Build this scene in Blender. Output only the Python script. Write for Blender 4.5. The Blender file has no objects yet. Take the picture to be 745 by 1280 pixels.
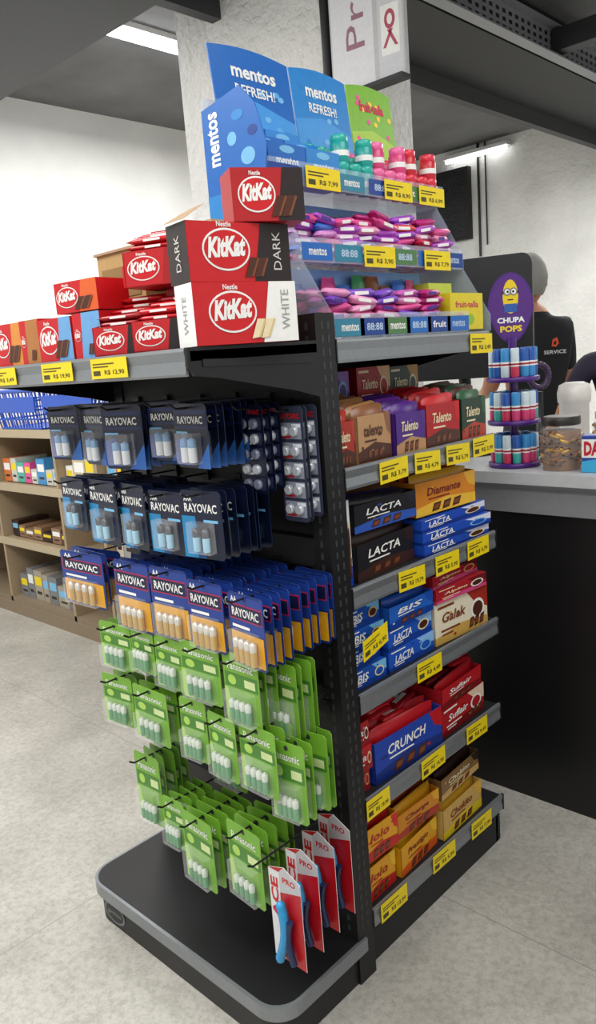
import bpy, math, random
import numpy as np
random.seed(7)
def V(*a): return np.array(a,float)
def nz(a): return a/np.linalg.norm(a)
FZ=-0.03
scene=bpy.context.scene
scene.view_settings.view_transform='Standard'
# ---------------------------------------------------------------- materials
def lin(h):
    h=h.lstrip('#'); r=[int(h[i:i+2],16)/255 for i in (0,2,4)]
    return tuple((c/12.92 if c<=.04045 else ((c+.055)/1.055)**2.4) for c in r)+(1,)
_mc={}
def C(h,rough=.42,metal=0.0,var=.10,scale=60,spec=.5):
    k=(h,rough,metal,var)
    if k in _mc: return _mc[k]
    m=bpy.data.materials.new("mat_"+h.strip('#')); m.use_nodes=True
    nt=m.node_tree; b=nt.nodes['Principled BSDF']
    col=lin(h)
    tc=nt.nodes.new('ShaderNodeTexCoord'); no=nt.nodes.new('ShaderNodeTexNoise'); no.inputs['Scale'].default_value=scale; no.inputs['Detail'].default_value=3
    nt.links.new(tc.outputs['Object'],no.inputs['Vector'])
    mx=nt.nodes.new('ShaderNodeMix'); mx.data_type='RGBA'
    mx.inputs[6].default_value=tuple(c*(1-var) for c in col[:3])+(1,)
    mx.inputs[7].default_value=tuple(min(1,c*(1+var)) for c in col[:3])+(1,)
    nt.links.new(no.outputs['Fac'],mx.inputs[0]); nt.links.new(mx.outputs[2],b.inputs['Base Color'])
    b.inputs['Roughness'].default_value=rough; b.inputs['Metallic'].default_value=metal
    b.inputs['Specular IOR Level'].default_value=spec
    _mc[k]=m; return m
def clear(name,col,alpha,rough=.08):
    if name in _mc: return _mc[name]
    m=bpy.data.materials.new(name); m.use_nodes=True; nt=m.node_tree; b=nt.nodes['Principled BSDF']
    b.inputs['Base Color'].default_value=lin(col); b.inputs['Alpha'].default_value=alpha; b.inputs['Roughness'].default_value=rough
    no=nt.nodes.new('ShaderNodeTexNoise'); no.inputs['Scale'].default_value=40
    bp=nt.nodes.new('ShaderNodeBump'); bp.inputs['Strength'].default_value=.15
    nt.links.new(no.outputs['Fac'],bp.inputs['Height']); nt.links.new(bp.outputs['Normal'],b.inputs['Normal'])
    _mc[name]=m; return m
def emis(name,col,s):
    if name in _mc: return _mc[name]
    m=bpy.data.materials.new(name); m.use_nodes=True; b=m.node_tree.nodes['Principled BSDF']
    b.inputs['Base Color'].default_value=lin(col); b.inputs['Emission Color'].default_value=lin(col); b.inputs['Emission Strength'].default_value=s
    _mc[name]=m; return m
BLK=C('#101012',.45,0,.15); BLK2=C('#191a1c',.55); SIL=C('#8d9195',.35,.55); GREY=C('#77797b',.5)
WHT=C('#eeeeea'); RED=C('#c0141c'); RED2=C('#a30f18'); YEL=C('#ecd210',.5); NAVY=C('#14245a',.35); NBLK=C('#0c122c',.3)
BLUE=C('#1443b0',.3); GOLD=C('#dca018',.35); GRN=C('#72a832',.35); GRN2=C('#447f2a',.35); CHOC=C('#4a2413',.4); CREAM=C('#ead9b0',.4)
PURP=C('#4c1f7c',.35); PINK=C('#dc4f92',.3); MAG=C('#b82478',.3); LBL=C('#74b8e4',.35); CARD=C('#a98b6a',.7); ORNG=C('#dc6028'); DKBR=C('#2c1913',.4)
CLR=clear('clear_plastic','#ffffff',.12); CLRB=clear('acrylic','#cfe0f2',.22)
# ---------------------------------------------------------------- text cache
_tc={}
def tmesh(s,off=.02,shear=0):
    k=(s,off,shear)
    if k in _tc: return _tc[k]
    cu=bpy.data.curves.new('t','FONT'); cu.body=s; cu.size=1; cu.resolution_u=2; cu.offset=off; cu.shear=shear; cu.space_line=.85
    ob=bpy.data.objects.new('t',cu); scene.collection.objects.link(ob)
    dg=bpy.context.evaluated_depsgraph_get(); me=bpy.data.meshes.new_from_object(ob.evaluated_get(dg))
    vs=np.array([v.co[:2] for v in me.vertices]) if len(me.vertices) else np.zeros((1,2)); fs=[tuple(p.vertices) for p in me.polygons]
    bpy.data.objects.remove(ob); bpy.data.curves.remove(cu); bpy.data.meshes.remove(me)
    mn=vs.min(0); mxx=vs.max(0); vs=(vs-mn)/np.maximum(mxx-mn,1e-6)
    _tc[k]=(vs,fs); return _tc[k]
# ---------------------------------------------------------------- mesh builder
X_,Y_,Z_=V(1,0,0),V(0,1,0),V(0,0,1)
class MB:
    def __init__(s): s.v=[];s.f=[];s.m=[];s.mats=[];s.s=[]
    def mi(s,mat):
        if mat not in s.mats: s.mats.append(mat)
        return s.mats.index(mat)
    def add(s,pts,faces,mat,smooth=False):
        b=len(s.v); s.v.extend([tuple(p) for p in pts]); i=s.mi(mat)
        for f in faces: s.f.append(tuple(b+k for k in f)); s.m.append(i); s.s.append(smooth)
    def poly(s,pts,mat): s.add(pts,[tuple(range(len(pts)))],mat)
    def box(s,o,u,v,n,a,b,c,mat,faces=None):
        o=np.array(o,float); p=[o+u*i*a+v*j*b+n*k*c for k in (0,1) for j in (0,1) for i in (0,1)]
        F=[(4,5,7,6),(1,0,2,3),(5,1,3,7),(0,4,6,2),(6,7,3,2),(0,1,5,4)]
        if faces is None: s.add(p,F,mat)
        else:
            for q,m in zip(F,faces):
                if m is not None: s.add([p[k] for k in q],[(0,1,2,3)],m)
    def bb(s,x0,x1,y0,y1,z0,z1,mat): s.box((x0,y0,z0),X_,Y_,Z_,x1-x0,y1-y0,z1-z0,mat)
    def prism(s,pts,d,mat,side=None):
        pts=[np.array(p,float) for p in pts]; n=len(pts); q=[p+d for p in pts]
        s.add(pts,[tuple(range(n))],mat); s.add(q,[tuple(range(n))[::-1]],mat)
        s.add(pts+q,[(i,(i+1)%n,n+(i+1)%n,n+i) for i in range(n)],side or mat)
    def lathe(s,o,ax,prof,mat,seg=16,ref=None,sx=1,sy=1,smooth=True):
        o=np.array(o,float); ax=nz(np.array(ax,float)); r=ref if ref is not None else (X_ if abs(ax[0])<.9 else Y_)
        a=nz(np.cross(ax,r)); b=np.cross(ax,a); P=[]
        for (rr,h) in prof:
            for k in range(seg):
                t=2*math.pi*k/seg; P.append(o+ax*h+a*rr*sx*math.cos(t)+b*rr*sy*math.sin(t))
        F=[]
        for i in range(len(prof)-1):
            for k in range(seg): F.append((i*seg+k,i*seg+(k+1)%seg,(i+1)*seg+(k+1)%seg,(i+1)*seg+k))
        s.add(P,F,mat,smooth)
        s.add(P[:seg],[tuple(range(seg))[::-1]],mat); s.add(P[-seg:],[tuple(range(seg))],mat)
    def rod(s,p0,p1,r,mat,seg=8):
        p0=np.array(p0,float);p1=np.array(p1,float); s.lathe(p0,p1-p0,[(r,0),(r,np.linalg.norm(p1-p0))],mat,seg)
    def bar(s,c,d,L,w,t,mat,up=Z_,seg=8):
        d=nz(np.array(d,float)); c=np.array(c,float)-d*L/2
        a=nz(np.cross(d,up)); b=np.cross(a,d); P=[];prof=[(.9,.02,0),(.95,.1,.06),(1,1,.14),(1,1,.86),(.95,.1,.94),(.9,.02,1)]
        for (fw,ft,h) in prof:
            for k in range(seg):
                q=2*math.pi*(k+.5)/seg; P.append(c+d*h*L+a*fw*w/2*math.cos(q)*1.05+b*ft*t/2*math.sin(q))
        F=[(i*seg+k,i*seg+(k+1)%seg,(i+1)*seg+(k+1)%seg,(i+1)*seg+k) for i in range(len(prof)-1) for k in range(seg)]
        s.add(P,F,mat,True)
    def obj(s,name,parent=None,bevel=0):
        me=bpy.data.meshes.new(name)
        A=np.array(s.v); c=(A.min(0)+A.max(0))/2; c[2]=A.min(0)[2]
        if parent is not None: c=np.zeros(3)
        me.from_pydata([tuple(p) for p in (A-c)],[],s.f)
        for m in s.mats: me.materials.append(m)
        me.polygons.foreach_set('material_index',s.m); me.polygons.foreach_set('use_smooth',s.s); me.update()
        ob=bpy.data.objects.new(name,me); scene.collection.objects.link(ob); ob.location=c
        if parent is not None: ob.parent=parent
        if bevel:
            md=ob.modifiers.new('bevel','BEVEL'); md.width=bevel; md.segments=2; md.limit_method='ANGLE'
        return ob
class Fr:
    """a rectangular face of a real package: origin, right, up, outward normal, width, height"""
    def __init__(s,mb,o,u,v,n,w,h): s.mb=mb;s.o=np.array(o,float);s.u=u;s.v=v;s.n=n;s.w=w;s.h=h
    def P(s,x,y,l): return s.o+s.u*x*s.w+s.v*y*s.h+s.n*(.0004*l)
    def rect(s,x0,y0,x1,y1,m,l=1): s.mb.poly([s.P(x0,y0,l),s.P(x1,y0,l),s.P(x1,y1,l),s.P(x0,y1,l)],m)
    def pg(s,pts,m,l=1): s.mb.poly([s.P(x,y,l) for x,y in pts],m)
    def ell(s,cx,cy,rx,ry,m,l=1,seg=20): s.pg([(cx+rx*math.cos(2*math.pi*k/seg),cy+ry*math.sin(2*math.pi*k/seg)) for k in range(seg)],m,l)
    def text(s,t,x0,y0,x1,y1,m,l=3,rot=0,off=.02,shear=0,skew=0):
        vs,fs=tmesh(t,off,shear); P=[]
        for a,b in vs:
            if rot==90: a,b=1-b,a
            elif rot==-90: a,b=b,1-a
            P.append(s.P(x0+(x1-x0)*a,y0+(y1-y0)*b+skew*a,l))
        s.mb.add(P,fs,m)
def frame_box(mb,o,ang,w,h,d,mat,faces=None):
    """box with front-left-bottom corner o; ang=0 faces -Y, 90 faces +X. returns front,left,right,top frames"""
    a=math.radians(ang); u=V(math.cos(a),math.sin(a),0); n=V(math.sin(a),-math.cos(a),0); o=np.array(o,float)
    mb.box(o-n*d,u,Z_,n,w,h,d,mat,faces)
    return (Fr(mb,o,u,Z_,n,w,h),Fr(mb,o-n*d,n,Z_,-u,d,h),Fr(mb,o+u*w,-n,Z_,u,d,h),Fr(mb,o+Z_*h,u,-n,Z_,w,d))
# ---------------------------------------------------------------- camera
Cp=V(.9964,-1.1622,1.3501); yaw,pitch,roll,f=.7724,.1958,-.0777,968.
Fw=V(-math.sin(yaw)*math.cos(pitch),math.cos(yaw)*math.cos(pitch),-math.sin(pitch)); R=V(math.cos(yaw),math.sin(yaw),0); U=np.cross(R,Fw)
R2=R*math.cos(roll)+U*math.sin(roll); U2=-R*math.sin(roll)+U*math.cos(roll)
from mathutils import Matrix, Vector
cd=bpy.data.cameras.new('camera'); cam=bpy.data.objects.new('camera',cd); scene.collection.objects.link(cam)
cd.sensor_fit='VERTICAL'; cd.sensor_height=36; cd.lens=f/1280*36; cd.clip_start=.05
cam.matrix_world=Matrix(((R2[0],U2[0],-Fw[0],Cp[0]),(R2[1],U2[1],-Fw[1],Cp[1]),(R2[2],U2[2],-Fw[2],Cp[2]),(0,0,0,1)))
scene.camera=cam
# ---------------------------------------------------------------- room
def floor_mat():
    m=bpy.data.materials.new('polished_concrete'); m.use_nodes=True; nt=m.node_tree; b=nt.nodes['Principled BSDF']; N=nt.nodes.new; Lk=nt.links.new
    tc=N('ShaderNodeTexCoord')
    n1=N('ShaderNodeTexNoise'); n1.inputs['Scale'].default_value=3.2; n1.inputs['Detail'].default_value=7; n1.inputs['Roughness'].default_value=.6
    n2=N('ShaderNodeTexNoise'); n2.inputs['Scale'].default_value=70; n2.inputs['Detail'].default_value=5; n2.inputs['Roughness'].default_value=.75
    vo=N('ShaderNodeTexVoronoi'); vo.inputs['Scale'].default_value=80
    br=N('ShaderNodeTexBrick'); br.inputs['Scale'].default_value=1; br.inputs['Brick Width'].default_value=1.9; br.inputs['Row Height'].default_value=1.6; br.inputs['Mortar Size'].default_value=.0016; br.offset=0
    mp=N('ShaderNodeMapping'); mp.inputs['Location'].default_value=(.55,.75,0)
    for x in (n1,n2,vo): Lk(tc.outputs['Object'],x.inputs['Vector'])
    Lk(tc.outputs['Object'],mp.inputs['Vector']); Lk(mp.outputs[0],br.inputs['Vector'])
    r1=N('ShaderNodeValToRGB'); r1.color_ramp.elements[0].position=.3; r1.color_ramp.elements[0].color=lin('#a8a59d'); r1.color_ramp.elements[1].position=.7; r1.color_ramp.elements[1].color=lin('#c3c0b8')
    Lk(n1.outputs['Fac'],r1.inputs[0])
    r2=N('ShaderNodeValToRGB'); r2.color_ramp.elements[0].position=.36; r2.color_ramp.elements[0].color=(.62,.61,.59,1); r2.color_ramp.elements[1].position=.58; r2.color_ramp.elements[1].color=(1.06,1.06,1.05,1)
    Lk(n2.outputs['Fac'],r2.inputs[0])
    mu=N('ShaderNodeMix'); mu.data_type='RGBA'; mu.blend_type='MULTIPLY'; mu.inputs[0].default_value=.65
    Lk(r1.outputs[0],mu.inputs[6]); Lk(r2.outputs[0],mu.inputs[7])
    r3=N('ShaderNodeValToRGB'); r3.color_ramp.elements[0].position=.04; r3.color_ramp.elements[0].color=(.62,.6,.57,1); r3.color_ramp.elements[1].position=.16; r3.color_ramp.elements[1].color=(1,1,1,1)
    Lk(vo.outputs['Distance'],r3.inputs[0])
    m2=N('ShaderNodeMix'); m2.data_type='RGBA'; m2.blend_type='MULTIPLY'; m2.inputs[0].default_value=.4
    Lk(mu.outputs[2],m2.inputs[6]); Lk(r3.outputs[0],m2.inputs[7])
    m3=N('ShaderNodeMix'); m3.data_type='RGBA'; Lk(br.outputs['Fac'],m3.inputs[0]); Lk(m2.outputs[2],m3.inputs[6]); m3.inputs[7].default_value=lin('#94918a')
    Lk(m3.outputs[2],b.inputs['Base Color']); b.inputs['Roughness'].default_value=.28; b.inputs['Specular IOR Level'].default_value=.5
    return m
def plaster(name,c1,c2,bump=.3,brick=False,bs=(.24,.075)):
    m=bpy.data.materials.new(name); m.use_nodes=True; nt=m.node_tree; b=nt.nodes['Principled BSDF']; N=nt.nodes.new; Lk=nt.links.new
    tc=N('ShaderNodeTexCoord'); n=N('ShaderNodeTexNoise'); n.inputs['Scale'].default_value=3; n.inputs['Detail'].default_value=8
    Lk(tc.outputs['Object'],n.inputs['Vector']); r=N('ShaderNodeValToRGB'); r.color_ramp.elements[0].position=.3; r.color_ramp.elements[0].color=lin(c1); r.color_ramp.elements[1].position=.7; r.color_ramp.elements[1].color=lin(c2)
    Lk(n.outputs['Fac'],r.inputs[0]); Lk(r.outputs[0],b.inputs['Base Color']); b.inputs['Roughness'].default_value=.8
    n2=N('ShaderNodeTexNoise'); n2.inputs['Scale'].default_value=28; n2.inputs['Detail'].default_value=5; Lk(tc.outputs['Object'],n2.inputs['Vector'])
    bp=N('ShaderNodeBump'); bp.inputs['Strength'].default_value=bump; bp.inputs['Distance'].default_value=.02; Lk(n2.outputs['Fac'],bp.inputs['Height'])
    if brick:
        br=N('ShaderNodeTexBrick'); br.inputs['Scale'].default_value=1; br.inputs['Brick Width'].default_value=bs[0]; br.inputs['Row Height'].default_value=bs[1]; br.inputs['Mortar Size'].default_value=.008; br.inputs['Mortar Smooth'].default_value=.6
        mp=N('ShaderNodeMapping'); mp.inputs['Rotation'].default_value=(math.pi/2,0,0); Lk(tc.outputs['Object'],mp.inputs['Vector']); Lk(mp.outputs[0],br.inputs['Vector'])
        b2=N('ShaderNodeBump'); b2.invert=True; b2.inputs['Strength'].default_value=.18; b2.inputs['Distance'].default_value=.006; Lk(br.outputs['Fac'],b2.inputs['Height']); Lk(bp.outputs[0],b2.inputs['Normal']); Lk(b2.outputs[0],b.inputs['Normal'])
    else: Lk(bp.outputs[0],b.inputs['Normal'])
    return m
mb=MB(); mb.bb(-4.4,4,-4,6.1,FZ-.05,FZ,floor_mat()); mb.obj('floor')
wallm=plaster('white_paint','#dcdcd9','#e6e6e3',.12); wallb=plaster('white_block','#d6d6d3','#e8e8e5',.6,False)
mb=MB(); mb.bb(-4.4,-4.3,-4,6.1,FZ,3.25,wallm); mb.obj('wall_left')
mb=MB(); mb.bb(-4.3,4,6,6.1,FZ,3.25,wallb); mb.obj('wall_back')
mb=MB(); mb.bb(-4.4,4,-4,6.1,3.25,3.3,plaster('ceiling_dark','#606162','#727374',.1)); mb.obj('ceiling')
dk=C('#2b2c2e',.6); dk2=C('#3a3b3d',.55)
mb=MB(); mb.bb(-4.3,-1.9,.75,1.25,2.98,3.25,dk); mb.bb(-4.3,-1.9,.7,1.3,2.96,2.98,dk2); mb.bb(-4.3,-1.9,.7,1.3,3.23,3.25,dk2); mb.obj('trim_beam_left')
mb=MB()
mb.bb(-1.88,-1.32,.2,6,2.98,3.24,C('#1e1f21',.6)); mb.bb(-1.9,-1.84,.2,6,2.88,2.99,dk2); 
for yy in (2.4,3.6,4.8): mb.bb(-1.9,.5,yy,yy+.1,3.0,3.12,dk)
mb.obj('trim_duct')
mb=MB(); pm=C('#8a8c90',.45,.3)
mb.bb(-1.29,-1.27,.2,6,2.98,3.13,pm); mb.bb(-1.29,-1.22,.2,6,2.97,2.98,pm); mb.bb(-1.29,-1.22,.2,6,3.13,3.14,pm)
k=.3
while k<6:
    for zz in (3.005,3.045,3.085): mb.poly([(-1.2685,k,zz),(-1.2685,k+.035,zz),(-1.2685,k+.035,zz+.02),(-1.2685,k,zz+.02)],BLK)
    k+=.07
mb.obj('perforated_steel_beam')
mb=MB(); mb.bb(-.6,3.9,.5,6,3.1,3.24,C('#232426',.6)); mb.obj('trim_mezzanine')
mb=MB(); mb.bb(-2.166,-1.249,1.5,2.11,FZ,3.25,plaster('white_brick','#dfdeda','#ecebe7',.9,True)); mb.obj('pillar')
mb=MB(); mb.rod((-1.20,1.47,2.42),(-1.20,1.47,3.25),.024,BLK,12); mb.rod((-1.155,1.47,2.42),(-1.155,1.47,3.25),.014,BLK2,10); mb.bb(-1.23,-1.14,1.45,1.499,2.40,2.43,BLK); mb.obj('conduit_pipe')
mb=MB(); F,_,_,_=frame_box(mb,(-1.125,1.40,2.345),6,.325,.85,.02,C('#c0c0c0',.5))
F.rect(.02,.005,.60,.99,C('#e0e0e2',.5),1); F.rect(.66,.005,.98,.99,C('#d0d0d4',.5),1)
F.text('Preferencial',.22,.17,.48,1.25,C('#9a6a7e',.5),2,rot=90,off=.0); F.text('F',.72,.34,.92,.42,C('#333333',.5),2,off=.02)
F.rect(.70,.10,.94,.30,WHT,2); F.ell(.82,.24,.07,.04,C('#b0405a'),3); F.ell(.82,.24,.035,.022,WHT,4); F.pg([(.78,.20),(.82,.20),(.92,.13),(.88,.13)],C('#b0405a'),3); F.pg([(.82,.20),(.86,.20),(.76,.13),(.72,.13)],C('#b0405a'),3)
mb.bb(-1.13,-.79,1.39,1.45,2.33,2.345,BLK2); mb.rod((-1.0,1.42,3.19),(-1.0,1.42,3.25),.006,BLK); mb.rod((-.85,1.42,3.19),(-.85,1.42,3.25),.006,BLK)
mb.obj('hanging_sign')
mb=MB(); F,_,_,_=frame_box(mb,(-4.05,5.93,2.38),0,.80,.68,.10,BLK); F.rect(.05,.06,.95,.95,C('#1d2024',.25),1); 
for i in range(9): F.rect(.06,.1+.09*i,.94,.115+.09*i,BLK,2)
mb.box((-3.75,5.93,2.55),X_,Z_,Y_,.2,.2,.07,BLK2)
mb.rod((-3.16,5.98,2.2),(-3.16,5.98,3.25),.012,BLK); mb.rod((-3.08,5.98,2.3),(-3.08,5.98,3.25),.008,BLK2)
mb.obj('wall_speaker')
def tubelight(x,y0,y1,z,s=14,name='ceiling_lamp'):
    mb=MB(); mb.bb(x-.06,x+.06,y0,y1,z-.03,z,C('#d0d0d0',.4)); mb.rod((x-.03,y0+.02,z-.05),(x-.03,y1-.02,z-.05),.014,emis('tube','#ffffff',s),10); mb.rod((x+.03,y0+.02,z-.05),(x+.03,y1-.02,z-.05),.014,emis('tube','#ffffff',s),10)
    mb.bb(x-.06,x+.06,y0,y0+.02,z-.07,z-.03,C('#d0d0d0',.4)); mb.bb(x-.06,x+.06,y1-.02,y1,z-.07,z-.03,C('#d0d0d0',.4)); mb.obj(name)
tubelight(-2.90,1.60,2.80,3.25)
mb=MB(); mb.bb(-3.5,-2.8,5.88,5.98,3.15,3.18,C('#d0d0d0',.4)); mb.rod((-3.48,5.92,3.13),(-2.82,5.92,3.13),.014,emis('tube2','#ffffff',5),10); mb.obj('wall_lamp')
def area(x,y,z,sx,sy,p,rot=(0,0,0),col=(1,.99,.965)):
    l=bpy.data.lights.new('ceiling_light','AREA'); l.shape='RECTANGLE'; l.size=sx; l.size_y=sy; l.energy=p; l.color=col
    o=bpy.data.objects.new('ceiling_light',l); scene.collection.objects.link(o); o.location=(x,y,z); o.rotation_euler=rot
area(.9,-1.6,3.1,2.2,1.2,60); area(-1.6,-1.6,3.1,1.6,1.6,76); area(1.2,.4,3.0,1.2,1.4,28); area(-3,2.3,3.1,1.2,2.0,64); area(-2.9,-.6,3.1,1.2,2,54); area(-.9,4.2,2.8,1.6,2.0,86); area(1.5,3.5,2.95,1.6,2,30)
w=bpy.data.worlds.new('world'); scene.world=w; w.use_nodes=True; bg=w.node_tree.nodes['Background']; bg.inputs[0].default_value=(1,.995,.98,1); bg.inputs[1].default_value=.70
# ---------------------------------------------------------------- gondola
L,D,W=.588,.365,.705; ZS=[1.38,1.127,.876,.640,.396,.124]
gon=bpy.data.objects.new('gondola_shelf',None); scene.collection.objects.link(gon)
mb=MB()
for x in (-.045,-W): 
    mb.bb(x,x+.045,-.055,0,FZ,1.43,BLK)
    z=.1
    while z<1.41:
        if x>-.1:
            for yy in (-.040,-.022): mb.poly([(x+.0455,yy,z),(x+.0455,yy+.006,z),(x+.0455,yy+.006,z+.014),(x+.0455,yy,z+.014)],C('#333537',.5))
        mb.poly([(x+.018,-.0555,z),(x+.026,-.0555,z),(x+.026,-.0555,z+.014),(x+.018,-.0555,z+.014)],C('#333537',.5)); z+=.025
mb.obj('end_posts',gon)
mb=MB(); mb.bb(-W+.045,-.045,-.03,-.01,FZ+.02,1.40,BLK)
for z in (.30,.47,.64,.80,.96,1.13,1.30): mb.bb(-W+.03,-.03,-.05,-.03,z-.03,z+.03,BLK2)
mb.obj('end_panel',gon)
mb=MB(); mb.bb(-.36,-.345,0,L,FZ,1.38,BLK); mb.bb(-.375,-.33,L-.04,L,FZ,1.42,BLK); mb.bb(-.67,-.03,0,L-.01,FZ,.075,BLK); mb.bb(-.03,-.02,0,L,FZ,.08,BLK2); mb.bb(-.30,-.02,L-.01,L+.012,FZ,.05,BLK2)
mb.obj('centre_board_and_base',gon)
for i,z in enumerate(ZS):
    mb=MB(); mb.bb(-.345,-.006,0,L,z-.022,z-.006,BLK2)
    pr=[(-.006,z),(-.001,z-.001),(.0005,z-.006),(-.0025,z-.022),(.0,z-.040),(-.001,z-.046),(-.006,z-.046)]
    mb.prism([(a,0.002,b) for a,b in pr],V(0,L-.004,0),SIL)
    mb.bb(-.0065,.0015,L-.004,L,z-.046,z,BLK); mb.bb(-.0065,.0015,0,.003,z-.046,z,BLK)
    for yy in (.006,L-.008): mb.prism([(-.345,yy,z-.02),(-.01,yy,z-.02),(-.01,yy,z-.035),(-.345,yy,z-.10)],V(0,.003,0),BLK)
    mb.obj('side_shelf_%d'%(i+1),gon)
    mb=MB(); mb.bb(-W+.006,-.36,0,L,z-.022,z-.006,BLK2); mb.bb(-W,-W+.006,0,L,z-.046,z,SIL); mb.obj('rear_shelf_%d'%(i+1),gon)
mb=MB(); z=1.38
mb.bb(-W,0,-D+.006,-.055,z-.022,z-.006,BLK2)
mb.prism([(-W+.004,-D+.006,z),(-W+.004,-D+.001,z-.001),(-W+.004,-D-.0005,z-.006),(-W+.004,-D+.003,z-.022),(-W+.004,-D,z-.042),(-W+.004,-D+.002,z-.046),(-W+.004,-D+.006,z-.046)],V(W-.012,0,0),SIL)
for xx in (-.006,-W):
    mb.prism([(xx,-D+.0,z),(xx,-D-.001,z-.030),(xx,-D+.012,z-.046),(xx,-D+.06,z-.052),(xx,-.12,z-.088),(xx,-.055,z-.105),(xx,-.055,z)],V(.006,0,0),BLK)
mb.prism([(.0005,-D+.03,z-.02),(.0005,-.075,z-.028),(.0005,-.075,z-.04),(.0005,-D+.03,z-.032)],V(.0015,0,0),BLK2)
mb.obj('end_shelf',gon)
def rr(x0,x1,y0,y1,r,seg=8):
    P=[(x0,y1),(x0,y0+r)]
    for k in range(1,seg+1):
        t=math.pi+math.pi/2*k/seg; P.append((x0+r+r*math.cos(t),y0+r+r*math.sin(t)))
    P.append((x1-r,y0))
    for k in range(1,seg+1):
        t=1.5*math.pi+math.pi/2*k/seg; P.append((x1-r+r*math.cos(t),y0+r+r*math.sin(t)))
    P.append((x1,y1)); return P
mb=MB(); Dd=.31
mb.prism([(x,y,FZ+.002) for x,y in rr(-W+.012,-.006,-Dd+.012,-.03,.055)],V(0,0,.07-FZ),BLK)
mb.prism([(x,y,.046) for x,y in rr(-W,.006,-Dd,-.03,.065)],V(0,0,.033),SIL)
mb.prism([(x,y,.0785) for x,y in rr(-W+.008,-.002,-Dd+.008,-.03,.058)],V(0,0,.002),BLK)
Fd=Fr(mb,(-W+.06,-Dd+.0115,FZ+.012),X_,Z_,-Y_,.09,.058); Fd.ell(.5,.5,.5,.5,C('#6a6c6e',.5),2,24); Fd.ell(.5,.5,.42,.40,BLK,3,24); Fd.text('gondolas',.18,.35,.82,.62,GREY,4)
mb.obj('end_deck',gon)
def tag(mb,o,u,n,w=.105,h=.046):
    Ft=Fr(mb,o,u,Z_,n,w,h); mb.box(np.array(o)-n*.001,u,Z_,n,w,h,.001,YEL); 
    k=C('#4a4418',.6)
    Ft.rect(.06,.70,.66,.76,k,1); Ft.rect(.06,.56,.5,.62,k,1); Ft.text('R$ %d,%02d'%(random.randint(2,19),random.choice([49,79,90,99])),.38,.16,.92,.42,k,1); Ft.rect(.06,.16,.26,.40,k,1)
mb=MB()
for zi,ys in ((0,[.487]),(1,[.112,.239,.366,.484]),(2,[.158,.303,.443]),(3,[.21]),(4,[-.001,.208,.409]),(5,[.026,.236,.416])):
    for y in ys:
        a=random.uniform(-.05,.05); tag(mb,(.0035,y,ZS[zi]-.048+random.uniform(-.004,.003)),nz(V(0,1,a)),X_,.10 if zi!=4 or y>0 else .083)
for x in (-.69,-.463,-.281): tag(mb,(x,-D-.003,1.34),X_,-Y_,.115,.036)
mb.obj('price_tags',gon)
HK=[]
def hook(x,z,yf=-.31):
    HK.append((x,z,yf))
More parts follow.
